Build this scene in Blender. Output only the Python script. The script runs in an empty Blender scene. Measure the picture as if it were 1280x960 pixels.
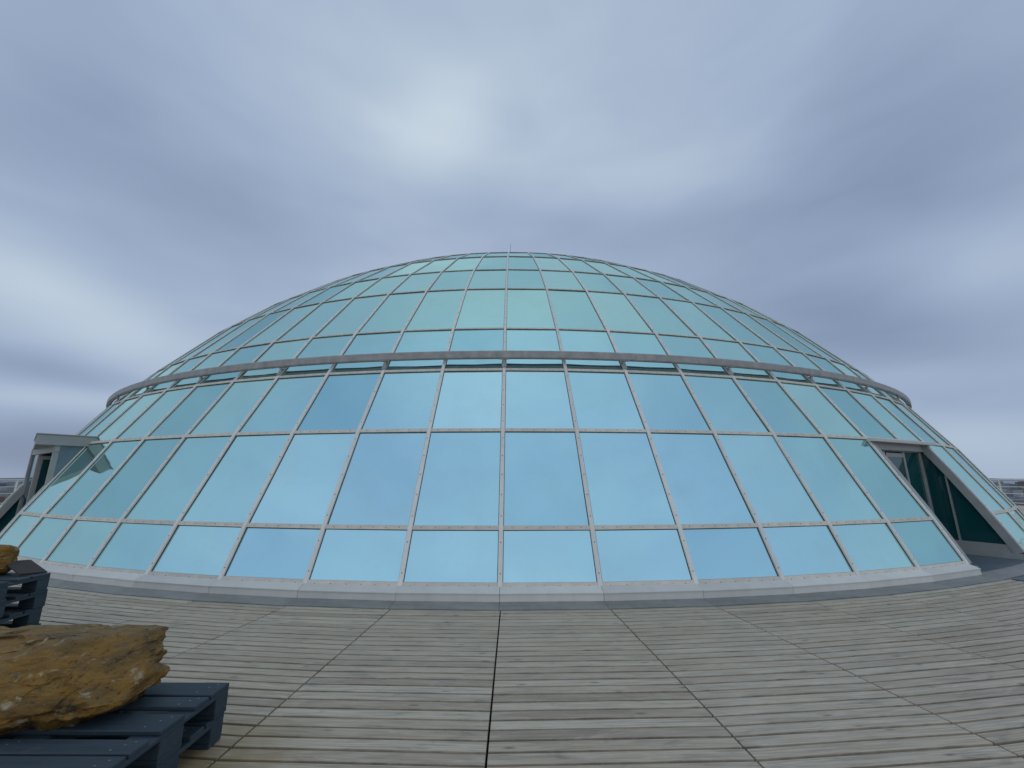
import bpy, bmesh, math, random
from mathutils import Matrix, Vector, noise
R = math.radians
random.seed(7)
scn = bpy.context.scene
col = scn.collection

# ------------------------------------------------------------------ camera
cam_d = bpy.data.cameras.new('camera'); cam = bpy.data.objects.new('camera', cam_d); col.objects.link(cam)
cam_d.sensor_width = 36; cam_d.lens = 36*517.92/1280
cam_d.clip_start = .05; cam_d.clip_end = 90000
CAM = Vector((0, -26.094, 1.6)); PITCH = R(12.9385); YAW = R(.2246)
cam.location = CAM; cam.rotation_euler = (R(90)+PITCH, 0, -YAW)
scn.camera = cam
scn.render.resolution_x, scn.render.resolution_y = 1024, 768

# ------------------------------------------------------------------ light
SUN_AZ, SUN_EL = R(-8), R(17)       # veiled sun, low beyond the dome
sd = bpy.data.lights.new('sun', 'SUN'); sun = bpy.data.objects.new('sun', sd); col.objects.link(sun)
sd.energy = .6; sd.angle = R(14); sd.color = (1, .92, .80)
sdir = Vector((math.sin(SUN_AZ)*math.cos(SUN_EL), math.cos(SUN_AZ)*math.cos(SUN_EL), math.sin(SUN_EL)))
sun.rotation_euler = sdir.to_track_quat('Z', 'Y').to_euler(); sun.location = (0, 0, 60)
scn.view_settings.view_transform = 'Standard'; scn.view_settings.look = 'None'
scn.view_settings.exposure = 0; scn.view_settings.gamma = 1; scn.view_settings.use_curve_mapping = False

# ------------------------------------------------------------------ node helpers
class NT:
    def __init__(s, tree): s.t = tree; s.n = tree.nodes; s.l = tree.links
    def new(s, typ, **kw):
        n = s.n.new(typ)
        for k, v in kw.items(): setattr(n, k, v)
        return n
    def put(s, sock, v):
        if isinstance(v, bpy.types.NodeSocket): s.l.new(v, sock)
        elif v is not None:
            sock.default_value = v
    def math(s, op, a, b=None, c=None, clamp=False):
        n = s.new('ShaderNodeMath', operation=op, use_clamp=clamp)
        s.put(n.inputs[0], a)
        if b is not None: s.put(n.inputs[1], b)
        if c is not None: s.put(n.inputs[2], c)
        return n.outputs[0]
    def mix(s, f, a, b, blend='MIX'):
        n = s.new('ShaderNodeMix', data_type='RGBA', blend_type=blend)
        s.put(n.inputs[0], f); s.put(n.inputs[6], c4(a)); s.put(n.inputs[7], c4(b))
        return n.outputs[2]
    def noise(s, vec, scale, detail=3, rough=.5, dist=0.):
        n = s.new('ShaderNodeTexNoise'); s.put(n.inputs['Vector'], vec)
        n.inputs['Scale'].default_value = scale; n.inputs['Detail'].default_value = detail
        n.inputs['Roughness'].default_value = rough; n.inputs['Distortion'].default_value = dist
        return n.outputs[0]
    def ramp(s, f, stops):
        n = s.new('ShaderNodeValToRGB'); s.put(n.inputs[0], f); e = n.color_ramp.elements
        while len(e) < len(stops): e.new(.5)
        for q, (p, c) in zip(e, stops): q.position = p; q.color = c4(c)
        return n.outputs[0]
    def mapping(s, vec, scale=(1,1,1), loc=(0,0,0)):
        n = s.new('ShaderNodeMapping'); s.put(n.inputs[0], vec)
        n.inputs['Scale'].default_value = scale; s.put(n.inputs['Location'], loc)
        return n.outputs[0]
    def bump(s, h, strength=.3, dist=.01, normal=None):
        n = s.new('ShaderNodeBump'); s.put(n.inputs['Height'], h)
        n.inputs['Strength'].default_value = strength; n.inputs['Distance'].default_value = dist
        if normal is not None: s.put(n.inputs['Normal'], normal)
        return n.outputs[0]
def c4(c):
    if isinstance(c, (tuple, list)) and len(c) == 3: return (*c, 1)
    return c
def material(name):
    m = bpy.data.materials.new(name); m.use_nodes = True
    t = NT(m.node_tree); b = m.node_tree.nodes['Principled BSDF']
    return m, t, b

# ------------------------------------------------------------------ sky
world = bpy.data.worlds.new('World'); scn.world = world; world.use_nodes = True
W = NT(world.node_tree); W.n.clear()
tc = W.new('ShaderNodeTexCoord'); dirv = tc.outputs['Generated']
sky = W.new('ShaderNodeTexSky', sky_type='NISHITA', sun_disc=False)
sky.sun_elevation = SUN_EL; sky.sun_rotation = SUN_AZ; sky.altitude = 60
# slow drift of the cloud shapes, so that their outlines are uneven
wn = W.new('ShaderNodeTexNoise'); W.put(wn.inputs['Vector'], W.mapping(dirv, (1, 1, 1.6))); wn.inputs['Scale'].default_value = 2.0; wn.inputs['Detail'].default_value = 1.2
wv = W.new('ShaderNodeVectorMath', operation='MULTIPLY_ADD'); W.put(wv.inputs[0], wn.outputs['Color']); wv.inputs[1].default_value = (.14, .14, .08); wv.inputs[2].default_value = (-.07, -.07, -.04)
va = W.new('ShaderNodeVectorMath', operation='ADD'); W.put(va.inputs[0], dirv); W.put(va.inputs[1], wv.outputs[0])
sep = W.new('ShaderNodeSeparateXYZ'); W.put(sep.inputs[0], va.outputs[0])
az = W.math('ARCTAN2', sep.outputs[0], sep.outputs[1])
hyp = W.math('SQRT', W.math('ADD', W.math('MULTIPLY', sep.outputs[0], sep.outputs[0]), W.math('MULTIPLY', sep.outputs[1], sep.outputs[1])))
el = W.math('ARCTAN2', sep.outputs[2], hyp)
CLOUDS = [   # azimuth, elevation, shape (2x2), lighter / darker
    (-0.213,0.760, 6.97,0.48,1.07,-10.71, 0.22),
    (-0.157,0.787, 1.76,0.11,0.35,-4.28, 0.13),
    (-0.823,0.257, 4.41,-0.47,-4.20,-15.39, 0.21),
    (-0.917,0.325, 7.72,0.13,-0.10,-13.70, 0.12),
    (-0.845,0.118, 6.04,0.60,-0.80,-35.83, 0.16),
    (-0.853,0.162, 7.60,0.23,-4.47,-35.86, -0.16),
    (-0.848,0.035, 7.07,1.22,0.73,-17.98, -0.30),
    (-0.707,0.517, 3.40,-0.48,-0.14,-7.74, -0.17),
    (-0.933,0.566, 6.62,1.58,4.27,-6.93, -0.08),
    (0.822,0.554, 4.64,0.44,-0.39,-6.44, -0.18),
    (0.175,0.571, 1.56,-0.28,-2.52,-15.41, -0.10),
    (0.643,0.325, 3.51,-0.96,-4.03,-10.14, -0.16),
    (0.801,0.201, 5.73,-2.14,-9.84,-16.18, -0.08),
    (0.886,0.353, 8.01,-0.02,-0.16,-13.11, 0.16),
    (0.843,0.166, 8.46,-0.93,-2.01,-38.20, 0.10),
    (0.858,0.048, 8.57,-1.48,-1.26,-23.00, 0.10),
    (0.447,0.671, 3.50,-0.48,-2.63,-11.36, 0.08),
]
tot = None
for a0, e0, m00, m01, m10, m11, amp in CLOUDS:
    da = W.math('SUBTRACT', az, a0); de = W.math('SUBTRACT', el, e0)
    u = W.math('MULTIPLY_ADD', da, m00, W.math('MULTIPLY', de, m01))
    v = W.math('MULTIPLY_ADD', da, m10, W.math('MULTIPLY', de, m11))
    q = W.math('ADD', W.math('MULTIPLY', u, u), W.math('MULTIPLY', v, v))
    g = W.math('MULTIPLY', W.math('EXPONENT', W.math('MULTIPLY', q, -1.)), amp)
    tot = g if tot is None else W.math('ADD', tot, g)
# streaky overcast all round
n1 = W.noise(W.mapping(dirv, (1, 1, 2.6)), 2.4, 2, .45, .3)
n2 = W.noise(W.mapping(dirv, (1.3, .8, 3.4), (3.1, 1.7, 4.4)), 5.5, 2, .5, .4)
fld = W.math('ADD', W.math('MULTIPLY_ADD', n1, .24, -.12), W.math('MULTIPLY_ADD', n2, .10, -.05))
zen = W.math('MULTIPLY', W.math('SMOOTH_MIN', W.math('MAXIMUM', W.math('SUBTRACT', el, .95), 0), .6, .3), .60)
# the reflections in the glass show thinner, brighter cloud on the side away from the dome
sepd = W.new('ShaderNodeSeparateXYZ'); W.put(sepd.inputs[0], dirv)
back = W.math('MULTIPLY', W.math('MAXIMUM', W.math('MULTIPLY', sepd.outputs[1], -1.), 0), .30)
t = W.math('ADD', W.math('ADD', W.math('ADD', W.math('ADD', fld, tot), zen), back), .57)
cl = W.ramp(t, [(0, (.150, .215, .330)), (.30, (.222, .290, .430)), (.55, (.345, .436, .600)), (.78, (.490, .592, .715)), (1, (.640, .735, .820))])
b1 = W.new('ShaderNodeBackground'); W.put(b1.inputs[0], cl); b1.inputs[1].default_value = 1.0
b2 = W.new('ShaderNodeBackground'); W.put(b2.inputs[0], sky.outputs[0]); b2.inputs[1].default_value = .07
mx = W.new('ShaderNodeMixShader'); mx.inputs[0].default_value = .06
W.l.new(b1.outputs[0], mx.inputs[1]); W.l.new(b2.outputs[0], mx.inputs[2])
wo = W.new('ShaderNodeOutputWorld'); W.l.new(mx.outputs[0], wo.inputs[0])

# ------------------------------------------------------------------ materials
M = {}
def mat_glass():
    m, t, b = material('coated_dome_glass'); t.n.remove(b)
    lw = t.new('ShaderNodeLayerWeight'); lw.inputs[0].default_value = .5
    oi = t.new('ShaderNodeObjectInfo'); rnd = oi.outputs['Random']
    # solar coating: blue face on, teal at a slant
    tint = t.ramp(lw.outputs['Facing'], [(0, (.58, .90, 1)), (.26, (.57, .90, 1)), (.44, (.56, .91, .91)), (.58, (.59, .92, .82)), (.85, (.64, .92, .83)), (1, (.72, .9, .9))])
    tint = t.mix(1, tint, t.ramp(rnd, [(0, (.70, .81, .88)), (.35, (.88, .93, .96)), (1, (1, 1, 1))]), 'MULTIPLY')  # random tint per pane stands in for differing sky reflections
    co = t.new('ShaderNodeTexCoord').outputs['Object']
    add = t.new('ShaderNodeVectorMath', operation='ADD'); t.put(add.inputs[0], co)
    sc = t.new('ShaderNodeVectorMath', operation='SCALE'); sc.inputs[0].default_value = (31, 17, 53); t.put(sc.inputs['Scale'], rnd); t.put(add.inputs[1], sc.outputs[0])
    h = t.noise(add.outputs[0], .8, 2)
    bn = t.bump(h, .18, .06)
    # no two panes sit at quite the same angle
    isl = t.new('ShaderNodeNewGeometry').outputs['Random Per Island']
    wn_ = t.new('ShaderNodeTexWhiteNoise', noise_dimensions='1D'); t.put(wn_.inputs['W'], t.math('MULTIPLY_ADD', rnd, 91., isl))
    tl = t.new('ShaderNodeVectorMath', operation='MULTIPLY_ADD'); t.put(tl.inputs[0], wn_.outputs['Color']); tl.inputs[1].default_value = (.17, .17, .17); tl.inputs[2].default_value = (-.085, -.085, -.085)
    sl = t.new('ShaderNodeVectorMath', operation='SCALE'); t.put(sl.inputs[0], tl.outputs[0]); t.put(sl.inputs['Scale'], t.math('POWER', t.math('SUBTRACT', 1, lw.outputs['Facing'], clamp=True), 1.6)); tl = sl
    ad = t.new('ShaderNodeVectorMath', operation='ADD'); t.put(ad.inputs[0], bn); t.put(ad.inputs[1], tl.outputs[0])
    nz = t.new('ShaderNodeVectorMath', operation='NORMALIZE'); t.put(nz.inputs[0], ad.outputs[0]); bn = nz.outputs[0]
    dust = t.noise(add.outputs[0], 1.6, 5, .65)
    dust = t.math('MULTIPLY_ADD', t.math('SUBTRACT', dust, .46, clamp=True), .35, .09)
    gl = t.new('ShaderNodeBsdfGlossy'); gl.inputs['Roughness'].default_value = .035; t.put(gl.inputs['Color'], tint); t.put(gl.inputs['Normal'], bn)
    df = t.new('ShaderNodeBsdfDiffuse'); df.inputs[0].default_value = (.52, .58, .56, 1)
    mxs = t.new('ShaderNodeMixShader'); t.put(mxs.inputs[0], dust); t.l.new(gl.outputs[0], mxs.inputs[1]); t.l.new(df.outputs[0], mxs.inputs[2])
    t.l.new(mxs.outputs[0], t.n['Material Output'].inputs[0])
    return m
def mat_metal(name, c, rough=.45, metal=.6, var=.15, sc=3, streak=None):
    m, t, b = material(name)
    co = t.new('ShaderNodeTexCoord').outputs['Object']
    oi = t.new('ShaderNodeObjectInfo').outputs['Random']
    add = t.new('ShaderNodeVectorMath', operation='ADD'); t.put(add.inputs[0], co); t.put(add.inputs[1], oi)
    n = t.noise(t.mapping(co, streak or (1, 1, 1)), sc, 5, .6)
    f = t.math('MULTIPLY_ADD', t.math('SUBTRACT', n, .5), 2.2, .5, clamp=True)
    lo = tuple(x*(1-var) for x in c); hi = tuple(min(1, x*(1+var)) for x in c)
    cc = t.mix(f, lo, hi)
    cc = t.mix(1, cc, t.ramp(oi, [(0, (.86, .86, .87)), (1, (1, 1, 1))]), 'MULTIPLY')
    geo = t.new('ShaderNodeNewGeometry').outputs['Position']
    grime = t.math('MULTIPLY', t.math('SUBTRACT', t.noise(t.mapping(geo, (3, 3, .8)), 1.6, 6, .7), .5, clamp=True), 2.6, clamp=True)
    cc = t.mix(t.math('MULTIPLY', grime, .22), cc, tuple(x*.45 for x in (c[0], c[1]*.97, c[2]*.9)))
    t.put(b.inputs['Base Color'], cc); b.inputs['Metallic'].default_value = metal
    t.put(b.inputs['Roughness'], t.math('MULTIPLY_ADD', n, .25, rough-.12))
    t.put(b.inputs['Normal'], t.bump(t.noise(co, 60, 3), .06, .004))
    return m
def mat_wood():
    m, t, b = material('weathered_decking')
    uv = t.new('ShaderNodeUVMap').outputs[0]
    isl = t.new('ShaderNodeNewGeometry').outputs['Random Per Island']
    oi = t.new('ShaderNodeObjectInfo').outputs['Random']
    r = t.math('FRACT', t.math('ADD', t.math('MULTIPLY', isl, 7.31), t.math('MULTIPLY', oi, 13.7)))
    r2 = t.math('FRACT', t.math('MULTIPLY', r, 17.3))
    off = t.new('ShaderNodeCombineXYZ'); t.put(off.inputs[0], t.math('MULTIPLY', r, 91.)); t.put(off.inputs[1], t.math('MULTIPLY', r2, 57.)); t.put(off.inputs[2], t.math('MULTIPLY', r, 33.))
    p = t.new('ShaderNodeVectorMath', operation='ADD'); t.put(p.inputs[0], uv); t.put(p.inputs[1], off.outputs[0]); p = p.outputs[0]
    grain = t.noise(t.mapping(p, (2.2, 95, 1)), 1, 6, .65, .5)
    grain2 = t.noise(t.mapping(p, (7, 260, 1)), 1, 3, .6)
    blot = t.noise(t.mapping(p, (3.5, 14, 1)), 1, 4, .6, .8)
    knot = t.new('ShaderNodeTexVoronoi'); t.put(knot.inputs['Vector'], t.mapping(p, (2.6, 9, 1))); knot.inputs['Scale'].default_value = 1
    kd = t.math('SUBTRACT', 1, t.math('MULTIPLY', knot.outputs['Distance'], 7.), clamp=True)
    tone = t.ramp(r, [(0, (.44, .335, .24)), (.25, (.60, .475, .345)), (.5, (.51, .40, .285)), (.75, (.66, .545, .41)), (1, (.53, .42, .305))])
    geo = t.new('ShaderNodeNewGeometry').outputs['Position']
    area = t.noise(t.mapping(geo, (1, 1, 0)), .55, 3, .55)
    tone = t.mix(t.math('MULTIPLY', t.math('SUBTRACT', area, .42, clamp=True), 2.6, clamp=True), tone, (.60, .49, .37))
    c = t.mix(t.math('MULTIPLY', t.math('SUBTRACT', grain, .42, clamp=True), 2.4, clamp=True), tone, (.13, .12, .108))
    c = t.mix(t.math('MULTIPLY', t.math('SUBTRACT', grain2, .55, clamp=True), 2., clamp=True), c, (.68, .62, .52))
    c = t.mix(t.math('MULTIPLY', t.math('SUBTRACT', blot, .54, clamp=True), 2.6, clamp=True), c, (.66, .60, .50))
    c = t.mix(t.math('MULTIPLY', t.math('SUBTRACT', .45, blot, clamp=True), 2.6, clamp=True), c, (.16, .145, .125))
    c = t.mix(t.math('MULTIPLY', kd, .8, clamp=True), c, (.075, .06, .05))
    # sandy grit washed off the stones beside the pallet
    dv = t.new('ShaderNodeVectorMath', operation='DISTANCE'); t.put(dv.inputs[0], t.mapping(geo, (1, 1, 0))); dv.inputs[1].default_value = (-1.75, -23.45, 0)
    st = t.math('SUBTRACT', 1, t.math('MULTIPLY', dv.outputs['Value'], 1.35), clamp=True)
    st = t.math('MULTIPLY', st, t.math('MULTIPLY', t.noise(geo, 6, 4), 1.5), clamp=True)
    c = t.mix(st, c, (.27, .18, .05))
    t.put(b.inputs['Base Color'], c)
    t.put(b.inputs['Roughness'], t.math('MULTIPLY_ADD', blot, .35, .36))
    t.put(b.inputs['Normal'], t.bump(grain, .35, .004))
    b.inputs['Specular IOR Level'].default_value = .4
    return m
def mat_plain(name, c, rough=.6, var=.25, sc=6, bump=.15, spec=.5, metal=0):
    m, t, b = material(name)
    co = t.new('ShaderNodeTexCoord').outputs['Object']
    n = t.noise(co, sc, 5, .6)
    t.put(b.inputs['Base Color'], t.mix(n, tuple(x*(1-var) for x in c), tuple(min(1, x*(1+var)) for x in c)))
    b.inputs['Roughness'].default_value = rough; b.inputs['Specular IOR Level'].default_value = spec; b.inputs['Metallic'].default_value = metal
    if bump: t.put(b.inputs['Normal'], t.bump(t.noise(co, sc*6, 4), bump, .006))
    return m
def mat_pallet():
    m, t, b = material('blue_painted_pallet_wood')
    co = t.new('ShaderNodeTexCoord').outputs['Object']; oi = t.new('ShaderNodeObjectInfo').outputs['Random']
    g = t.noise(t.mapping(co, (2, 40, 40)), 1, 5, .6, .4)
    w = t.noise(co, 9, 5, .7)
    c = t.ramp(oi, [(0, (.030, .050, .066)), (.5, (.040, .062, .078)), (1, (.024, .042, .058))])
    c = t.mix(t.math('MULTIPLY', t.math('SUBTRACT', g, .45, clamp=True), 1.6, clamp=True), c, (.012, .02, .028))
    c = t.mix(t.math('MULTIPLY', t.math('SUBTRACT', w, .585, clamp=True), 3.0, clamp=True), c, (.11, .105, .09))
    t.put(b.inputs['Base Color'], c); b.inputs['Roughness'].default_value = .62
    t.put(b.inputs['Normal'], t.bump(g, .4, .004))
    return m
def mat_rock():
    m, t, b = material('ochre_layered_rock')
    co = t.new('ShaderNodeTexCoord').outputs['Object']
    warp = t.noise(co, 3, 4, .6)
    st = t.mapping(co, (2.0, 2.0, 9))
    lay = t.noise(st, 1.3, 6, .65, .5)
    c = t.ramp(lay, [(.28, (.022, .012, .005)), (.43, (.18, .09, .014)), (.56, (.32, .16, .022)), (.66, (.10, .055, .018)), (.8, (.21, .13, .05))])
    blot = t.noise(co, 7, 6, .65)
    c = t.mix(t.math('MULTIPLY', t.math('SUBTRACT', blot, .55, clamp=True), 4, clamp=True), c, (.055, .036, .02))
    pale = t.noise(t.mapping(co, (7, 7, 15), (3, 1, 2)), 1.6, 6, .65, .5)
    c = t.mix(t.math('MULTIPLY', t.math('SUBTRACT', pale, .585, clamp=True), 9, clamp=True), c, (.50, .42, .30))
    nz = t.new('ShaderNodeSeparateXYZ'); t.put(nz.inputs[0], t.new('ShaderNodeNewGeometry').outputs['Normal'])
    upfacing = t.math('MULTIPLY', t.math('MULTIPLY', t.math('SUBTRACT', nz.outputs[2], .35, clamp=True), 1.5, clamp=True), t.math('MULTIPLY', t.noise(co, 5, 5, .65), 1.3), clamp=True)  # mask of up-facing faces, broken by noise, for the paler tan
    c = t.mix(t.math('MULTIPLY', upfacing, .75), c, (.25, .175, .085))
    dark = t.noise(co, 22, 5, .7)
    c = t.mix(t.math('MULTIPLY', t.math('SUBTRACT', .45, dark, clamp=True), 6, clamp=True), c, (.03, .02, .012))
    t.put(b.inputs['Base Color'], c); b.inputs['Roughness'].default_value = .85
    h = t.math('ADD', t.math('MULTIPLY', lay, .7), t.math('MULTIPLY', dark, .5))
    t.put(b.inputs['Normal'], t.bump(h, 1., .045))
    return m
def mat_dark_glass():
    m, t, b = material('dark_teal_door_glass')
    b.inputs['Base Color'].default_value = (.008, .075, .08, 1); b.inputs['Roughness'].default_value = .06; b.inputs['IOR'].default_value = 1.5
    co = t.new('ShaderNodeTexCoord').outputs['Object']
    t.put(b.inputs['Normal'], t.bump(t.noise(co, 1.2, 2), .05, .03))
    return m
M['glass'] = mat_glass()
M['rib'] = mat_metal('brushed_aluminium_rib', (.90, .85, .78), .5, .05, .06, 5)
M['transom'] = mat_metal('weathered_aluminium_transom', (.80, .71, .60), .6, .05, .12, 7)
M['kerb'] = mat_metal('grey_sheet_metal_kerb', (.78, .74, .68), .5, .1, .08, 2)
M['flash'] = mat_metal('dull_zinc_flashing', (.30, .29, .27), .5, .15, .25, 4)
M['rail'] = mat_metal('grey_steel_rail', (.46, .43, .40), .5, .2, .25, 6)
M['gasket'] = mat_plain('black_rubber_gasket', (.02, .022, .025), .6, .2, 8, 0)
M['screw'] = mat_plain('dull_screw_head', (.30, .27, .24), .5, .2, 8, 0, metal=.5)
M['wood'] = mat_wood()
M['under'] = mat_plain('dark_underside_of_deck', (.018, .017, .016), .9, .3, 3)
M['pallet'] = mat_pallet()
M['rock'] = mat_rock()
M['dglass'] = mat_dark_glass()
M['frame'] = mat_metal('grey_painted_door_frame', (.42, .42, .40), .5, .1, .12, 4)
M['board'] = mat_plain('dark_weathered_board', (.05, .04, .035), .75, .3, 9)
M['plate'] = mat_metal('slate_blue_threshold_plate', (.13, .17, .20), .45, .2, .15, 3)
M['sideglass'] = mat_plain('pale_side_glass', (.16, .22, .26), .08, .05, 3, 0)
M['paper'] = mat_plain('white_paper', (.7, .72, .72), .8, .05, 4, 0)

# ------------------------------------------------------------------ mesh helpers
def mesh(name, v, f, mats, fm=None, uv=None, smooth=False):
    me = bpy.data.meshes.new(name); me.from_pydata([tuple(p) for p in v], [], f)
    for m in mats: me.materials.append(m)
    if fm: me.polygons.foreach_set('material_index', fm)
    if uv:
        l = me.uv_layers.new(name='UVMap')
        for lp in me.loops: l.data[lp.index].uv = uv[lp.vertex_index]
    if smooth: me.polygons.foreach_set('use_smooth', [True]*len(me.polygons))
    me.update(); return me
class MB:
    def __init__(s): s.v = []; s.f = []; s.m = []; s.u = []
    def add(s, v, f, m=0, mat=None, uv=None):
        o = len(s.v)
        s.v += [mat @ Vector(p) if mat else Vector(p) for p in v]
        s.u += uv if uv else [(p[0], p[1]) for p in v]
        s.f += [tuple(i+o for i in q) for q in f]; s.m += [m]*len(f)
    def box(s, x0, x1, y0, y1, z0, z1, m=0, mat=None):
        s.add([(x0,y0,z0),(x1,y0,z0),(x1,y1,z0),(x0,y1,z0),(x0,y0,z1),(x1,y0,z1),(x1,y1,z1),(x0,y1,z1)],
              [(0,3,2,1),(4,5,6,7),(0,1,5,4),(1,2,6,5),(2,3,7,6),(3,0,4,7)], m, mat)
    def disc(s, c, ax, rad, h, m=0, n=6, mat=None):
        ax = Vector(ax).normalized(); a = ax.orthogonal().normalized(); b = ax.cross(a); c = Vector(c)
        v = []
        for k in range(n):
            q = a*math.cos(2*math.pi*k/n)*rad + b*math.sin(2*math.pi*k/n)*rad
            v += [c+q, c+q+ax*h]
        f = [tuple(2*k+1 for k in range(n))] + [(2*k, 2*((k+1)%n), 2*((k+1)%n)+1, 2*k+1) for k in range(n)]
        s.add(v, f, m, mat)
    def bar(s, p, q, w, h, up=(0,0,1), m=0):
        p, q = Vector(p), Vector(q); d = (q-p).normalized(); sd_ = d.cross(Vector(up)).normalized(); u = sd_.cross(d)
        v = [e+sd_*a*w/2+u*b*h/2 for e in (p, q) for a, b in ((-1,-1),(1,-1),(1,1),(-1,1))]
        s.add(v, [(0,3,2,1),(4,5,6,7),(0,1,5,4),(1,2,6,5),(2,3,7,6),(3,0,4,7)], m)
    def mesh(s, name, mats, uv=False, smooth=False):
        return mesh(name, s.v, s.f, mats, s.m, s.u if uv else None, smooth)
def obj(name, me, parent=None, mw=None):
    o = bpy.data.objects.new(name, me); col.objects.link(o)
    if parent: o.parent = parent
    if mw is not None: o.matrix_local = mw
    return o
def bevel(me, w=.004, seg=1):
    bm = bmesh.new(); bm.from_mesh(me)
    bmesh.ops.bevel(bm, geom=bm.edges[:], offset=w, segments=seg, affect='EDGES', profile=.6)
    bm.to_mesh(me); bm.free(); return me
def empty(name, loc=(0,0,0), rz=0):
    o = bpy.data.objects.new(name, None); col.objects.link(o); o.location = loc; o.rotation_euler = (0,0,rz); o.empty_display_size = .2; return o
def tag(o, label=None, cat=None, group=None, kind=None):
    for k, v in (('label', label), ('category', cat), ('group', group), ('kind', kind)):
        if v: o[k] = v
    return o

def project(p):          # pixel in a 1280 x 960 frame: only used to pick which pieces show largest
    d = Vector(p)-CAM
    x = d.x*math.cos(YAW)-d.y*math.sin(YAW); y = d.x*math.sin(YAW)+d.y*math.cos(YAW)
    dep = y*math.cos(PITCH)+d.z*math.sin(PITCH); u = -y*math.sin(PITCH)+d.z*math.cos(PITCH)
    if dep < .2: return None
    return 640+517.92*x/dep, 480-517.92*u/dep, dep
def shown_area(pts):
    q = [project(p) for p in pts]
    if any(k is None for k in q): return 0
    if max(k[0] for k in q) < -20 or min(k[0] for k in q) > 1300 or max(k[1] for k in q) < 0 or min(k[1] for k in q) > 980: return 0
    return abs(sum(q[i][0]*q[(i+1)%len(q)][1]-q[(i+1)%len(q)][0]*q[i][1] for i in range(len(q))))/2

# ------------------------------------------------------------------ dome geometry
N = 96; DA = 2*math.pi/N; PH0 = R(-.3795); PHS = R(-.331)
RS, ZC = 22.0403, -8.5916
TH = [66.42, 64.44, 60.08, 56.21, 52.51, 47.01, 42.58, 36.84, 31.6, 26.2, 20.6, 15, 9.5]
RING = [(RS*math.sin(R(a)), ZC+RS*math.cos(R(a)), R(a)) for a in TH]
DECK = .05
def Rz(a): return Matrix.Rotation(a, 4, 'Z')
def az_i(i): return PH0+i*DA
def pol(r, a, z): return Vector((r*math.sin(a), -r*math.cos(a), z))
PORTAL_BAYS = {6, 7, -10, -9}       # bay i lies between rib i and rib i + 1
SPAN = range(-48, 48)

# ---- ground, sea, hills, sky stays in the world
def disc_sheet(name, r, z, mat, n=96, rings=(0,)):
    v = [(0, 0, z)]+[(r*math.cos(2*math.pi*k/n), r*math.sin(2*math.pi*k/n), z) for k in range(n)]
    return obj(name, mesh(name, v, [(0, k+1, (k+1) % n+1) for k in range(n)], [mat]))
def mat_land():
    m, t, b = material('wooded_land')
    co = t.new('ShaderNodeTexCoord').outputs['Object']
    n = t.noise(co, .006, 6, .6); n2 = t.noise(co, .05, 5, .7)
    c = t.ramp(n, [(.3, (.035, .045, .03)), (.45, (.06, .055, .035)), (.55, (.11, .085, .06)), (.7, (.16, .15, .14))])
    c = t.mix(t.math('MULTIPLY', t.math('SUBTRACT', n2, .55, clamp=True), 5, clamp=True), c, (.03, .04, .035))
    t.put(b.inputs['Base Color'], c); b.inputs['Roughness'].default_value = .9
    return m
def mat_sea():
    m, t, b = material('sea_water')
    co = t.new('ShaderNodeTexCoord').outputs['Object']
    b.inputs['Base Color'].default_value = (.03, .06, .09, 1); b.inputs['Roughness'].default_value = .25
    t.put(b.inputs['Normal'], t.bump(t.noise(co, .02, 4), .4, 8.))
    return m
tag(disc_sheet('sea', 60000, -34, mat_sea(), 128), kind='structure')
tag(disc_sheet('ground', 2600, -28, mat_land(), 96), kind='structure')
hv, hf = [], []
for k in range(241):
    a = R(-180)+k*R(1.5); h = 40+190*max(0, noise.fractal(Vector((math.sin(a)*3, math.cos(a)*3, .3)), 1., 2., 4)+.25)
    for rr, zz in ((15000, -36), (15500, h*.6-30), (16500, h-30), (18500, -36)): hv.append(pol(rr, a, zz))
    if k:
        for j in range(3): hf.append((4*k-4+j, 4*k+j, 4*k+j+1, 4*k-3+j))
tag(obj('hills', mesh('hills', hv, hf, [mat_plain('far_hillside', (.09, .12, .15), .95, .2, .001, 0)], smooth=True)), kind='structure')

b = MB(); rs = random.Random(5)
for k in range(3800):
    a = rs.choice((-1, 1))*R(rs.uniform(104, 146)); rr = 480+2050*rs.random(); w = rs.uniform(9, 30); d_ = rs.uniform(9, 16); h = rs.choice((6, 7, 9, 9, 12, 16, 22))
    b.box(-w/2, w/2, -d_/2, d_/2, -28.2, -28+h, rs.randrange(4), Matrix.Translation(pol(rr, a, 0)) @ Rz(rs.uniform(0, 3.1)))
town = b.mesh('distant_town', [mat_plain('town_'+n_, c_, .8, .1, .05, 0) for n_, c_ in (('pale', (.42, .44, .46)), ('grey', (.26, .28, .30)), ('brown', (.17, .13, .11)), ('slate', (.14, .17, .20)))])
tag(obj('distant_town', town), 'hazy pale town of many low blocks spread far beyond the deck', 'town', kind='stuff')
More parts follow.
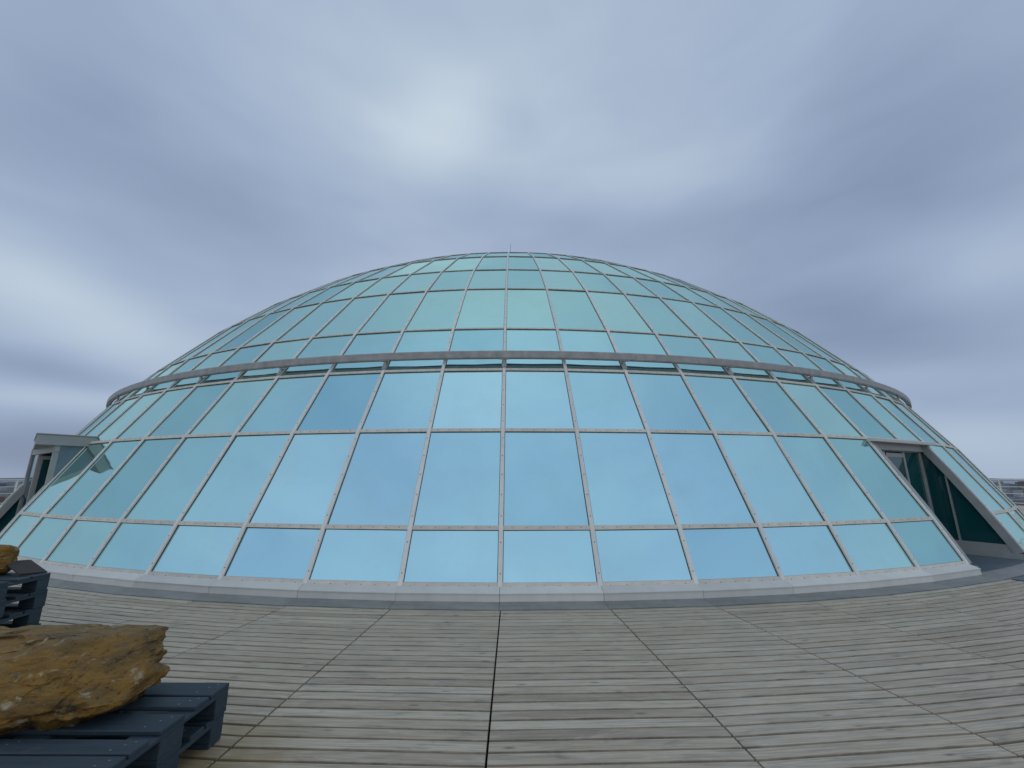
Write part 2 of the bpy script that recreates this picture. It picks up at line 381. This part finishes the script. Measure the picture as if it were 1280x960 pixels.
# ---- deck: dark carrier with one plank object each for what the photograph shows
PITCHP, GAP, SEAM = .1115, .0205, .014
RD0, RD1 = 20.60, 31.0
v, f = [], []
for k in range(N):
    for rr, zz in ((19.0, DECK-.10), (RD1+.15, DECK-.10), (RD1+.15, DECK-.5)): v.append(pol(rr, PHS+k*DA, zz))
for k in range(N):
    a, b_ = 3*k, 3*((k+1) % N)
    f += [(a, a+1, b_+1, b_), (a+1, a+2, b_+2, b_+1)]
deck = tag(obj('deck', mesh('deck_carrier', v, f, [M['under']])), kind='structure')
inner_floor = None
TAN = math.tan(DA/2)
def plank_geo(row):
    t0 = RD0*math.cos(DA/2)+row*PITCHP; t1 = t0+PITCHP-GAP
    l0, l1 = t0*TAN-SEAM/2, t1*TAN-SEAM/2; b = .002; H_ = .045
    # local: x along the board, y = -t (towards the rim), top at z 0
    v = [(-l0, -t0, -H_), (l0, -t0, -H_), (l1, -t1, -H_), (-l1, -t1, -H_),
         (-l0, -t0, -b), (l0, -t0, -b), (l1, -t1, -b), (-l1, -t1, -b),
         (-l0+b, -t0-b, 0), (l0-b, -t0-b, 0), (l1-b, -t1+b, 0), (-l1+b, -t1+b, 0)]
    f = [(8, 11, 10, 9)]+[(i, (i+1) % 4, (i+1) % 4+4, i+4)[::-1] for i in range(4)]+[(i+4, (i+1) % 4+4, (i+1) % 4+8, i+8)[::-1] for i in range(4)]
    return v, f
NROW = int((RD1-RD0)/PITCHP)
cand = []
for j in SPAN:
    mw = Rz(PHS+(j+.5)*DA)
    for row in range(NROW):
        t0 = RD0+row*PITCHP; t1 = t0+PITCHP
        pts = [mw @ Vector((s*t*TAN, -t, DECK)) for t, s in ((t0, -1), (t0, 1), (t1, 1), (t1, -1))]
        cand.append((shown_area(pts) if abs(j) < 12 else 0, j, row))
cand.sort(reverse=True)
single = set((j, row) for a, j, row in cand[:300] if a > 0)
pm = {}
far = MB()
for a, j, row in cand:
    vv, ff = plank_geo(row)
    mw = Rz(PHS+(j+.5)*DA) @ Matrix.Translation((0, 0, DECK+random.uniform(-.0018, .0018))) 
    if (j, row) in single:
        if row not in pm: pm[row] = mesh('plank', vv, ff, [M['wood']], uv=[(p[0], p[1]) for p in vv])
        cy = RD0+row*PITCHP
        o = obj('plank', pm[row], deck, mw @ Matrix.Translation((0, -cy, 0)) @ Matrix.Rotation(random.uniform(-.0012, .0012), 4, 'Z') @ Matrix.Rotation(random.uniform(-.006, .006), 4, 'X') @ Matrix.Translation((0, cy, 0)))
    else:
        far.add(vv, ff, 0, mw, [(p[0], p[1]) for p in vv])
tag(obj('plank_field', far.mesh('plank_field', [M['wood']], uv=True), deck), kind='stuff')

# ---- the dome
dome = tag(empty('glass_dome', (0, 0, 0)), 'large round dome of blue mirrored glass panes in a grey metal grid on the deck', 'dome')

# panes
NROWS = len(RING)-1
pane_me, pane_fr = {}, {}
for k in range(NROWS):
    (r0, z0, t0), (r1, z1, t1) = RING[k], RING[k+1]
    c0, c1 = r0*math.cos(DA/2), r1*math.cos(DA/2); h0, h1 = r0*math.sin(DA/2), r1*math.sin(DA/2)
    up = Vector((0, c0-c1, z1-z0)); L = up.length; up.normalize()
    nrm = Vector((1, 0, 0)).cross(up)
    if nrm.y > 0: nrm = -nrm
    ctr = Vector((0, -(c0+c1)/2, (z0+z1)/2))
    fr = Matrix(((1, up.x, nrm.x, ctr.x), (0, up.y, nrm.y, ctr.y), (0, up.z, nrm.z, ctr.z), (0, 0, 0, 1)))
    e = .012
    q = [(-h0+e, -L/2+e), (h0-e, -L/2+e), (h1-e, L/2-e), (-h1+e, L/2-e)]
    vv = [(x, y, -.03) for x, y in q]+[(x, y, 0) for x, y in q]
    pane_me[k] = mesh('pane', vv, [(4,5,6,7),(0,3,2,1),(0,1,5,4),(1,2,6,5),(2,3,7,6),(3,0,4,7)], [M['glass']])
    pane_fr[k] = fr
cand = []
for i in SPAN:
    for k in range(NROWS):
        if i in PORTAL_BAYS and k < 2: continue
        mw = Rz(az_i(i+.5)) @ pane_fr[k]
        n = mw.to_3x3() @ Vector((0, 0, 1)); c = mw.translation
        a = 0
        if (CAM-c).dot(n) > 0: a = shown_area([mw @ pane_me[k].vertices[q].co for q in (4, 5, 6, 7)])
        cand.append((a, i, k, mw))
cand.sort(key=lambda q: -q[0])
rest = MB()
for n_, (a, i, k, mw) in enumerate(cand):
    tilt = Matrix.Rotation(random.gauss(0, .0015), 4, 'X') @ Matrix.Rotation(random.gauss(0, .0015), 4, 'Y')
    if n_ < 300 and a > 0: obj('pane', pane_me[k], dome, mw @ tilt)
    else: rest.add([p.co for p in pane_me[k].vertices], [tuple(p.vertices) for p in pane_me[k].polygons], 0, mw @ tilt)
tag(obj('pane_field', rest.mesh('pane_field', [M['glass']]), dome), kind='stuff')

# ribs: cap with screws, gasket below
def sweep(pts, nrms, w0, h0, w1, h1):
    v, f = [], []
    for p, n in zip(pts, nrms):
        s_ = 1-.42*max(0, min(1, (p.z-3)/6))          # lighter sections towards the crown
        for x, h in ((-w0/2*s_, h0), (w0/2*s_, h0), (w1/2*s_, h1), (-w1/2*s_, h1)): v.append(p+n*h+Vector((x, 0, 0)))
    for k in range(len(pts)-1):
        for j in range(4): f.append((4*k+j, 4*k+(j+1) % 4, 4*k+4+(j+1) % 4, 4*k+4+j))
    f += [(3, 2, 1, 0), tuple(4*len(pts)-4+j for j in range(4))]
    return v, f
def rib_meshes(k0):
    ths = TH[k0:]
    if k0 == 0: ths = [66.55]+ths[1:]
    pts = [Vector((0, -RS*math.sin(R(a)), ZC+RS*math.cos(R(a)))) for a in ths]
    nr = [Vector((0, -math.sin(R(a)), math.cos(R(a)))) for a in ths]
    b = MB(); v, f = sweep(pts, nr, .066, .004, .060, .030); b.add(v, f)
    for k in range(min(6, len(pts)-1)):
        L = (pts[k+1]-pts[k]).length; n = max(2, int(L/.30))
        for q in range(n):
            u = (q+.5)/n
            b.disc(pts[k].lerp(pts[k+1], u)+nr[k].lerp(nr[k+1], u)*.029, nr[k], .009, .005, 1)
    rib = b.mesh('rib', [M['rib'], M['screw']])
    g = MB(); v, f = sweep(pts, nr, .080, -.035, .080, .006); g.add(v, f)
    return rib, g.mesh('gasket', [M['gasket']])
rib_full, rib_short = rib_meshes(0), rib_meshes(2)
for i in SPAN:
    me, ga = rib_short if i in (7, -9) else rib_full
    o = obj('rib', me, dome, Rz(az_i(i))); obj('gasket', ga, o)

# transoms
tr_me = {}
rest = MB()
for k, (r, z, th) in enumerate(RING):
    n = Vector((0, -math.sin(th), math.cos(th))); tg = Vector((0, math.cos(th), math.sin(th)))
    half = r*math.sin(DA/2)-.032; ctr = Vector((0, -r*math.cos(DA/2), z))
    b = MB(); w = .085 if k == 0 else .062 if k < 4 else .042
    fr = Matrix(((1, tg.x, n.x, ctr.x), (0, tg.y, n.y, ctr.y), (0, tg.z, n.z, ctr.z), (0, 0, 0, 1)))
    b.box(-half, half, -w/2, w/2, -.02, .024)
    for q in range(6): b.disc((-half+(q+.5+.12*math.sin(q*7+k))*half/3, .004*math.sin(q*3), .023), (0, 0, 1), .008, .004, 1)
    b.box(-half, half, -w/2-.005, w/2+.005, -.025, .006, 2)
    tr_me[k] = (b.mesh('transom', [M['transom'], M['screw'], M['gasket']]), fr)
    for i in SPAN:
        if i in PORTAL_BAYS and k < 2: continue
        mw = Rz(az_i(i+.5)) @ fr
        if abs(i+.5) < 13 and k < 9: obj('transom', tr_me[k][0], dome, mw)
        else:
            s = tr_me[k][0]
            for p in s.polygons: pass
            o_ = len(rest.v); rest.v += [mw @ q.co for q in s.vertices]; rest.u += [(0, 0)]*len(s.vertices)
            rest.f += [tuple(x+o_ for x in p.vertices) for p in s.polygons]; rest.m += [p.material_index for p in s.polygons]
tag(obj('transom_field', rest.mesh('transom_field', [M['transom'], M['screw'], M['gasket']]), dome), kind='stuff')
# crown cap and lightning rod
r, z, th = RING[-1]
b = MB(); v = [(0, 0, ZC+RS+.02)]+[pol(r, az_i(i), z+.02) for i in range(N)]
b.add(v, [(0, k+1, (k+1) % N+1) for k in range(N)])
cap = obj('crown_cap', b.mesh('crown_cap', [M['transom']]), dome)
b = MB()
for k in range(4):
    b.disc((0, 0, ZC+RS+k*1.05), (0, 0, 1), .034-.007*k, 1.05, 0, 8)
obj('lightning_rod', b.mesh('lightning_rod', [M['rail']]), dome)

# kerb and flashing, one folded sheet per bay
def bay_prism(profile, gap):
    v, f = [], []; n = len(profile)
    for s in (-1, 1):
        for rr, zz in profile: v.append((s*(rr*math.sin(DA/2)-gap/2), -rr*math.cos(DA/2), zz))
    for j in range(n): f.append((j, (j+1) % n, n+(j+1) % n, n+j)[::-1])
    f += [tuple(range(n)), tuple(range(2*n-1, n-1, -1))]
    return v, f
kv = bay_prism([(20.02, .0), (20.37, .0), (20.37, .092), (20.362, .165), (20.372, .168), (20.372, .180), (20.235, .232), (20.10, .232)], .005)
fv = bay_prism([(20.30, 0), (20.592, .0), (20.592, .060), (20.30, .094)], .004)
k_me = mesh('kerb_panel', *kv, [M['kerb']]); f_me = mesh('flashing', *fv, [M['flash']])
bk, bf = MB(), MB()
for i in SPAN:
    mw = Rz(az_i(i+.5))
    if i not in PORTAL_BAYS:
        if abs(i+.5) < 13: obj('kerb_panel', k_me, dome, mw @ Matrix.Translation((0, random.uniform(-.004, .004), random.uniform(-.003, .003))))
        else: bk.add(*kv, 0, mw)
    if abs(i+.5) < 13: obj('flashing', f_me, dome, mw)
    else: bf.add(*fv, 0, mw)
tag(obj('kerb_field', bk.mesh('kerb_field', [M['kerb']]), dome), kind='stuff')
tag(obj('flashing_field', bf.mesh('flashing_field', [M['flash']]), dome), kind='stuff')
# dark floor inside, seen only through the entrances
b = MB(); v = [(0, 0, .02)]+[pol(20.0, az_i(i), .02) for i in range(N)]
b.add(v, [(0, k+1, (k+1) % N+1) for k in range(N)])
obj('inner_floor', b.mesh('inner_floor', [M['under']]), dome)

# maintenance rail on brackets
RR, RZ = 18.275, 3.985
prof = [(.035, -.078), (.045, -.06), (.045, .06), (.035, .078), (-.035, .078), (-.045, .06), (-.045, -.06), (-.035, -.078)]
v, f = [], []; NS = 192
for k in range(NS):
    a = az_i(0)+k*2*math.pi/NS
    for dr, dz in prof: v.append(pol(RR+dr, a, RZ+dz))
for k in range(NS):
    for j in range(8):
        a, b_ = 8*k, 8*((k+1) % NS); f.append((a+j, b_+j, b_+(j+1) % 8, a+(j+1) % 8)[::-1])
rail = obj('rail', mesh('rail', v, f, [M['rail']]), dome)
v, f = [], []
for k in range(NS):
    a = az_i(0)+k*2*math.pi/NS
    for dr, dz in ((-.047, -.070), (-.047, .055), (-.062, .055), (-.062, -.070)): v.append(pol(RR+dr, a, RZ+dz))
for k in range(NS):
    for j in range(4):
        a, b_ = 4*k, 4*((k+1) % NS); f.append((a+j, b_+j, b_+(j+1) % 4, a+(j+1) % 4))
obj('dark_reflection_strip', mesh('dark_reflection_strip', v, f, [M['gasket']]), rail)  # added black strip behind the rail, to darken its reflection in the glass
th = TH[3]; n = Vector((0, -math.sin(R(th)), math.cos(R(th)))); base = Vector((0, -RS*math.sin(R(th-.35)), ZC+RS*math.cos(R(th-.35))))
b = MB(); top = Vector((0, -RR, RZ-.06))
b.bar(base+n*.02, top, .05, .035, n.cross(Vector((1, 0, 0))))
b.bar(base+n*.045-Vector((0, math.cos(R(th)), math.sin(R(th))))*.09, base+n*.045+Vector((0, math.cos(R(th)), math.sin(R(th))))*.09, .09, .012, n)
b.bar(top+Vector((-.10, 0, -.015)), top+Vector((.10, 0, -.015)), .07, .02)
br = b.mesh('bracket', [M['rail']])
for i in range(-48, 48, 2): obj('bracket', br, rail, Rz(az_i(i)))

# ---- entrances cut into the dome
def portal(i0, canopy, rd):
    """bays i0 and i0+1; local frame: y = outwards along the middle rib's azimuth, x to the right seen from outside"""
    am = az_i(i0+1); mwl = Rz(am)                    # pol(r, am): (0,-r)
    def P(r, s, z): return Vector((s, -r, z))
    HW = 20*math.sin(DA)*.985
    zt = 2.34; hw = rd*math.tan(DA)
    # door wall: posts, two leaves
    b = MB()
    for x in (-hw+.06, hw-.06): b.box(x-(.04 if canopy else .07), x+(.04 if canopy else .07), -rd-.05, -rd+.05, .06, zt)
    for x in ((-.42,) if canopy else (-.42, .42)): b.box(x-.035, x+.035, -rd-.03, -rd+.03, .06, zt)
    b.box(-hw, hw, -rd-.04, -rd+.04, zt-.16, zt)
    fr = obj('door_frame', bevel(b.mesh('door_frame', [M['frame']]), .006), dome, mwl)
    for x0, x1 in (((-hw+.13, -.455),) if canopy else ((-hw+.13, -.455), (.455, hw-.13))):
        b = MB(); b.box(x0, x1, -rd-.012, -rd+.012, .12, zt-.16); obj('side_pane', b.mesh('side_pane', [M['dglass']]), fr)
    b = MB()
    for x in (-.36, .36): b.box(x-.03, x+.03, -rd-.045, -rd-.005, .08, zt-.19)
    b.box(-.39, .39, -rd-.044, -rd-.006, .08, .26); b.box(-.39, .39, -rd-.044, -rd-.006, zt-.28, zt-.19)
    swing = Matrix.Translation((-.39, -rd, 0)) @ Matrix.Rotation(R(84), 4, 'Z') @ Matrix.Translation((.39, rd, 0)) if canopy else Matrix.Identity(4)
    dr = obj('door', b.mesh('door', [M['frame']]), dome, mwl @ swing)
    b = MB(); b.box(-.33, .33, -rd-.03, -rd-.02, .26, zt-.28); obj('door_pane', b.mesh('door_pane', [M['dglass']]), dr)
    b = MB(); b.bar((.27, -rd-.10, .8), (.27, -rd-.10, 1.4), .03, .03, (1, 0, 0)); b.bar((.27, -rd-.03, .85), (.27, -rd-.11, .85), .02, .02); b.bar((.27, -rd-.03, 1.35), (.27, -rd-.11, 1.35), .02, .02)
    obj('handle', b.mesh('handle', [M['rib']]), dr)
    if not canopy:
        b = MB(); b.box(-.05, .17, -rd-.036, -rd-.031, 1.35, 1.66); obj('notice', b.mesh('notice', [M['paper']]), dr)
    # slanted cheeks, one on each side
    for s, ic in ((-1, i0), (1, i0+2)):
        a = az_i(ic)-am
        Q = lambda r, z, off=0: Vector((r*math.sin(a)-s*off*math.cos(a), -r*math.cos(a)-s*off*math.sin(a), z))
        tg = Vector((math.sin(a), -math.cos(a), 0)); sd_ = Vector((math.cos(a), math.sin(a), 0))
        ro = lambda z: math.sqrt(RS*RS-(z-ZC)**2)-.05
        b = MB()
        zs = [.2, .6, 1.1, 1.7, zt]
        for z0, z1 in zip(zs, zs[1:]):
            b.bar(Q(ro(z0), z0, .08), Q(ro(z1), z1, .08), .14, .10, sd_)
        b.bar(Q(rd, .26, .07), Q(ro(.26)-.05, .26, .07), .09, .16)
        b.bar(Q(rd, .13, .07), Q(ro(.13)+.10, .13, .07), .12, .13)
        ck = obj('cheek_frame', b.mesh('cheek_frame', [M['frame']]), dome, mwl)
        zc_ = min(zt-.04, ZC+math.sqrt(RS*RS-(rd+.12)**2))
        v = [Q(rd+.03, .3, .05), Q(ro(.3)-.08, .3, .05), Q(ro(zc_*.55)-.08, zc_*.55, .05), Q(ro(zc_)-.06, zc_, .05), Q(rd+.03, zc_, .05)]
        v2 = [p+sd_*s*.02 for p in v]
        obj('cheek_pane', mesh('cheek_pane', v+v2, [(0,1,2,3,4), (9,8,7,6,5)]+[(q, (q+1) % 5, 5+(q+1) % 5, 5+q)[::-1] for q in range(5)], [M['dglass']]), ck)
        if rd > 19.2:      # the part of the cheek that stands outside the dome's curve
            zb = ZC+math.sqrt(RS*RS-rd*rd)
            v = [Q(rd, zb, .03), Q(rd, zt, .03), Q(ro(zt), zt, .03)]; v2 = [p+sd_*s*.02 for p in v]
            obj('cheek_pane', mesh('cheek_pane', v+v2, [(0,1,2), (5,4,3)]+[(q, (q+1) % 3, 3+(q+1) % 3, 3+q)[::-1] for q in range(3)], [M['sideglass']]), ck)
        b = MB(); b.bar(Q(rd+.41, .3, .075), Q(rd+.41, 1.75 if rd < 19.2 else .8, .075), .04, .03, tg); obj('mullion', b.mesh('mullion', [M['frame']]), ck)
    # lintel or canopy
    b = MB()
    if canopy:
        for g_, z0, z1 in ((0, zt-.02, zt+.20), (.02, zt+.20, zt+.225)):
            q = [(-1.30-g_, -18.75), (-1.30-g_, -19.58-g_), (1.33+g_, -19.90-g_), (1.33+g_, -18.75)]
            b.add([(x, y, z0) for x, y in q]+[(x, y, z1) for x, y in q], [(0,3,2,1),(4,5,6,7),(0,1,5,4),(1,2,6,5),(2,3,7,6),(3,0,4,7)])
        obj('canopy', bevel(b.mesh('canopy', [M['frame']]), .008), dome, mwl)
    else:
        b.box(-hw-.05, hw+.14, -19.22, -18.70, zt+.0, zt+.065)
        li = obj('lintel', bevel(b.mesh('lintel', [M['kerb']]), .006), dome, mwl)
        b = MB(); b.box(-hw+.02, hw-.02, -19.06, -18.92, zt-.14, zt-.002); obj('lintel_fascia', b.mesh('lintel_fascia', [M['frame']]), li)
    b = MB(); b.add([(-rx*math.tan(DA)*.98, -rx, .085) for rx in (18.8, 20.34)]+[(rx*math.tan(DA)*.98, -rx, .085) for rx in (20.34, 18.8)], [(0, 1, 2, 3)])
    b.add([(-rx*math.tan(DA)*.98, -rx, .04) for rx in (18.8, 20.34)]+[(rx*math.tan(DA)*.98, -rx, .04) for rx in (20.34, 18.8)], [(3, 2, 1, 0)])
    o_ = 0; b.f += [(0, 4, 5, 1), (1, 5, 6, 2), (2, 6, 7, 3), (3, 7, 4, 0)]; b.m += [0]*4
    obj('threshold', b.mesh('threshold', [M['plate']]), dome, mwl)
portal(6, False, 18.95); portal(-10, True, 19.55)
mt = MB(); mt.box(-.75, .75, -21.35, -20.62, DECK+.001, DECK+.016)
tag(obj('door_mat', bevel(mt.mesh('door_mat', [M['plate']]), .004), None, Rz(az_i(6.68))), 'dark slate mat lying on the planks before the open-fronted entrance', 'mat')

# ---- balustrades at the rim
def balustrade(a0, a1, label):
    e = tag(empty('balustrade', pol(30.6, (a0+a1)/2, DECK)), label, 'balustrade')
    inv = Matrix.Translation(-e.location); n = int((a1-a0)/DA)
    A = [a0+(a1-a0)*k/n for k in range(n+1)]
    for a in A:
        b = MB(); b.bar(pol(30.6, a, DECK-.02), pol(30.6, a, 1.55), .07, .05, pol(1, a, 0)); obj('post', b.mesh('post', [M['rib']]), e, inv)
    for z, w in ((1.57, .09), (1.15, .05), (.75, .05), (.2, .05)):
        b = MB()
        for p, q in zip(A, A[1:]): b.bar(pol(30.6, p, z), pol(30.6, q, z), w, w*.7)
        obj('top_rail' if z > 1.5 else 'cross_rail', b.mesh('rail_bar', [M['rib']]), e, inv)
balustrade(R(-118), R(-52), 'grey metal balustrade at the deck rim beyond the canopied entrance')
balustrade(R(52), R(118), 'grey metal balustrade at the deck rim beyond the entrance without canopy')

# ------------------------------------------------------------------ pallets
PS = 1.08
def box_mesh(name, x, y, z, mat):
    b = MB(); b.box(-x/2, x/2, -y/2, y/2, -z/2, z/2); return bevel(b.mesh(name, [mat]), .004)
PB = {}
LX, LY, BT, BH = 1.2*PS, .8*PS, .022*PS, .078*PS
for nm, d in (('wide', (LX, .145*PS, BT)), ('narrow', (LX, .1*PS, BT)), ('stringer', (.145*PS, LY, BT)), ('corner', (.145*PS, .1*PS, BH)), ('mid', (.145*PS, .145*PS, BH)), ('bottom', (LX, .1*PS, BT)), ('bottom_mid', (LX, .145*PS, BT))):
    me_ = box_mesh({'wide': 'top_board', 'narrow': 'top_board', 'stringer': 'stringer_board', 'corner': 'block', 'mid': 'block'}.get(nm, 'bottom_board'), *d, M['pallet'])
    if nm in ('wide', 'narrow'):
        bm = bmesh.new(); bm.from_mesh(me_); me_.materials.append(M['screw'])
        for x in (-LX/2+.0725*PS, 0, LX/2-.0725*PS):
            for ox, oy in ((-.035, -.3), (.03, .28), (.0, .05)):
                r_ = bmesh.ops.create_circle(bm, cap_ends=True, segments=6, radius=.0055, matrix=Matrix.Translation((x+ox, d[1]*oy, d[2]/2+.0015)))
                for v_ in r_['verts']:
                    for f_ in v_.link_faces: f_.material_index = 1
        bm.to_mesh(me_); bm.free()
    PB[nm] = me_
PH = 3*BT+BH
def pallet(loc, rz, label, group=None):
    e = tag(empty('pallet', loc, rz), label, 'pallet', group)
    def put(name, key, x, y, z):
        obj(name, PB[key], e, Matrix.Translation((x, y, z)) @ Matrix.Rotation(random.uniform(-.006, .006), 4, 'Z'))
    ys = [LY/2-.0725*PS, .187*PS, 0, -.187*PS, -LY/2+.0725*PS]
    for y, k in zip(ys, ('wide', 'narrow', 'wide', 'narrow', 'wide')): put('top_board', k, 0, y, PH-BT/2)
    for x in (-LX/2+.0725*PS, 0, LX/2-.0725*PS):
        put('stringer_board', 'stringer', x, 0, PH-1.5*BT)
        for y, k in ((-LY/2+.05*PS, 'corner'), (0, 'mid'), (LY/2-.05*PS, 'corner')): put('block', k, x, y, BT+BH/2)
    for y, k in ((-LY/2+.05*PS, 'bottom'), (0, 'bottom_mid'), (LY/2-.05*PS, 'bottom')): put('bottom_board', k, 0, y, BT/2)
    return e
# two pallets under the large stone: back right corner at (-1.75, -23.14)
cx, cy = -1.755-LX/2, -23.14-LY/2
pallet((cx-.012, cy+.008, DECK+.002), R(.6), 'blue pallet on the deck planks, lower of the two under the large stone')
pallet((cx, cy, DECK+.002+PH), R(-.5), 'blue pallet right under the large brown stone, upper of the two')
sx, sy = -4.67-LX/2, -21.53-LY/2
names = ['bottom one of the four standing on the deck', 'second one up of the four', 'third one up of the four', 'top one of the four, carrying a small stone']
for k in range(4):
    pallet((sx+random.uniform(-.012, .012), sy+random.uniform(-.012, .012), DECK+.002+k*PH), R(random.uniform(-1, 1)), 'blue pallet in the tall stack, '+names[k])
ZS = DECK+.002+4*PH
bd = box_mesh('loose_board', .30, .22, .016, M['board'])
o = tag(obj('loose_board', bd, None, Matrix.Translation((-4.88, -21.60, ZS+.064)) @ Matrix.Rotation(R(-14), 4, 'Z') @ Matrix.Rotation(R(20), 4, 'Y') @ Matrix.Rotation(R(-6), 4, 'X')), 'small dark board propped at a slant on the tall pallet stack', 'board')

# ------------------------------------------------------------------ stones
def stone(name, dims, seed, sub=5, pw=4., strata=.05, rough=.06):
    bm = bmesh.new(); bmesh.ops.create_icosphere(bm, subdivisions=sub, radius=1)
    off = Vector((seed*13.7, seed*5.1, seed*9.3))
    for v in bm.verts:
        d = v.co.normalized()
        k = (abs(d.x)**pw+abs(d.y)**pw+abs(d.z)**pw)**(-1/pw)
        p = d*k
        p = p*(1+.22*noise.fractal(p*.9+off, 1., 2., 2))
        zz = p.z*5.5+.6*noise.noise(p*1.3+off)
        led = math.floor(zz)+min(1, (zz-math.floor(zz))*4)
        lat = 1+strata*(noise.noise(Vector((led*3.1, seed, p.x*.8)))*1.6+.3*(zz-math.floor(zz)))
        p.x *= lat; p.y *= lat
        p = p+d*rough*noise.fractal(p*4.5+off, .8, 2.1, 5)
        v.co = Vector((p.x*dims[0]/2, p.y*dims[1]/2, p.z*dims[2]/2))
    return bm
def finish(bm, name, shape=None):
    for v in bm.verts:
        if shape: shape(v.co)
    zmin = sorted(v.co.z for v in bm.verts)[len(bm.verts)//60]
    for v in bm.verts:
        v.co.z -= zmin
        if v.co.z < 0: v.co.z *= .15
    me = bpy.data.meshes.new(name); bm.to_mesh(me); bm.free(); me.materials.append(M['rock'])
    me.polygons.foreach_set('use_smooth', [True]*len(me.polygons)); return me
def interp(tab, z):
    for (z0, a), (z1, b) in zip(tab, tab[1:]):
        if z <= z1: return a+(b-a)*max(0, (z-z0)/(z1-z0))
    return tab[-1][1]
def layered_slab(seed):
    """stack of bedding layers: plan outline per level, each layer set in or out a little"""
    XR = [(0, .60), (.03, .78), (.085, .86), (.13, .76), (.19, .70), (.25, .70), (.30, .715), (.345, .68), (.37, .58)]
    XL = [(0, -.70), (.1, -.82), (.3, -.80), (.37, -.70)]
    YF = [(0, -.26), (.04, -.33), (.12, -.37), (.19, -.33), (.24, -.29), (.30, -.21), (.345, -.12), (.37, -.03)]
    YB = [(0, .20), (.1, .28), (.3, .27), (.37, .20)]
    NL, NA = 64, 240; H_ = .37; v, f = [], []
    off = Vector((seed*3.1, seed*7.7, seed*1.3))
    for l in range(NL+1):
        z = H_*l/NL
        for k in range(NA):
            a = 2*math.pi*k/NA; ca, sa = math.cos(a), math.sin(a)
            ca = math.copysign(abs(ca)**.55, ca); sa = math.copysign(abs(sa)**.55, sa)
            pz = z+.030*noise.noise(Vector((ca*1.6, sa*1.2, 1.7))+off)+.012*noise.noise(Vector((ca*5, sa*5, 2.7))+off)
            x = ca*(interp(XR, pz) if ca > 0 else -interp(XL, pz)); y = sa*(interp(YB, pz) if sa > 0 else -interp(YF, pz))
            q = pz*17; led = math.floor(q); fr_ = q-led
            st = noise.noise(Vector((led*5.3, x*1.6, y*1.6))+off)*.050
            st2 = noise.noise(Vector((led*5.3+5.3, x*1.6, y*1.6))+off)*.050
            st = st+(st2-st)*max(0, min(1, (fr_-.55)/.45))-.008*(1 if fr_ > .80 else 0)
            st += .085*noise.fractal(Vector((x*2.2, y*2.2, z*3.2))+off, 1, 2, 3)+.045*noise.fractal(Vector((x*8, y*8, z*11))+off, .8, 2.1, 6)
            d = Vector((ca, sa, 0)).normalized()
            p = Vector((x, y, 0))+d*st
            p.z = z+.065*x+.018*noise.noise(Vector((x*3, y*3, 5))+off)*l/NL
            v.append(p)
    for l in range(NL):
        for k in range(NA): f.append((l*NA+k, l*NA+(k+1) % NA, (l+1)*NA+(k+1) % NA, (l+1)*NA+k))
    NR = 26; c = Vector((-.02, .08, 0)); top = v[-NA:]
    for r_ in range(1, NR+1):
        t_ = 1-r_/NR
        for k in range(NA):
            p = top[k]; x = c.x+(p.x-c.x)*t_; y = c.y+(p.y-c.y)*t_
            w = 1-t_
            z = p.z*t_+(H_+.012+.065*x)*w
            n_ = noise.fractal(Vector((x*4, y*4, 9))+off, .9, 2.1, 5)
            z += .026*n_*min(1, w*4)+.010*math.floor(noise.noise(Vector((x*2.5, y*5, 3))+off)*4)*min(1, w*3)
            v.append(Vector((x, y, z)))
    for n_, d_ in (((.8, 0, .6), .70), ((1, -.12, -.05), .745), ((.12, -.84, .53), .335), ((-.15, -.97, -.18), .335), ((.62, -.78, -.05), .585), ((.03, .12, .99), .372), ((.45, -.55, .70), .50), ((-.30, -.80, .52), .42)):
        n_ = Vector(n_).normalized()
        for p in v:
            e_ = p.dot(n_)-d_-.012*noise.noise(p*9+off)
            if e_ > 0: p -= n_*e_*.86
    b0 = NL*NA
    for r_ in range(NR):
        for k in range(NA): f.append((b0+r_*NA+k, b0+r_*NA+(k+1) % NA, b0+(r_+1)*NA+(k+1) % NA, b0+(r_+1)*NA+k))
    f.append(tuple(range(NA))[::-1])
    zm = min(p.z for p in v[:NA]); 
    for p in v[:NA]: p.z = 0
    return mesh('stone', v, f, [M['rock']], smooth=True)
zt = DECK+.002+2*PH
tag(obj('stone', layered_slab(2.4), None, Matrix.Translation((-2.79, -23.46, zt+.001)) @ Matrix.Rotation(R(3), 4, 'Z')), 'large ochre brown layered stone slab lying on two stacked blue pallets', 'stone')
me = finish(stone('stone', (.24, .24, .29), 8.2, 5, 4.), 'small_stone')
tag(obj('stone', me, None, Matrix.Translation((-5.12, -21.66, ZS-.003)) @ Matrix.Rotation(R(30), 4, 'Z')), 'small brown stone on top of the tall stack of blue pallets', 'stone')
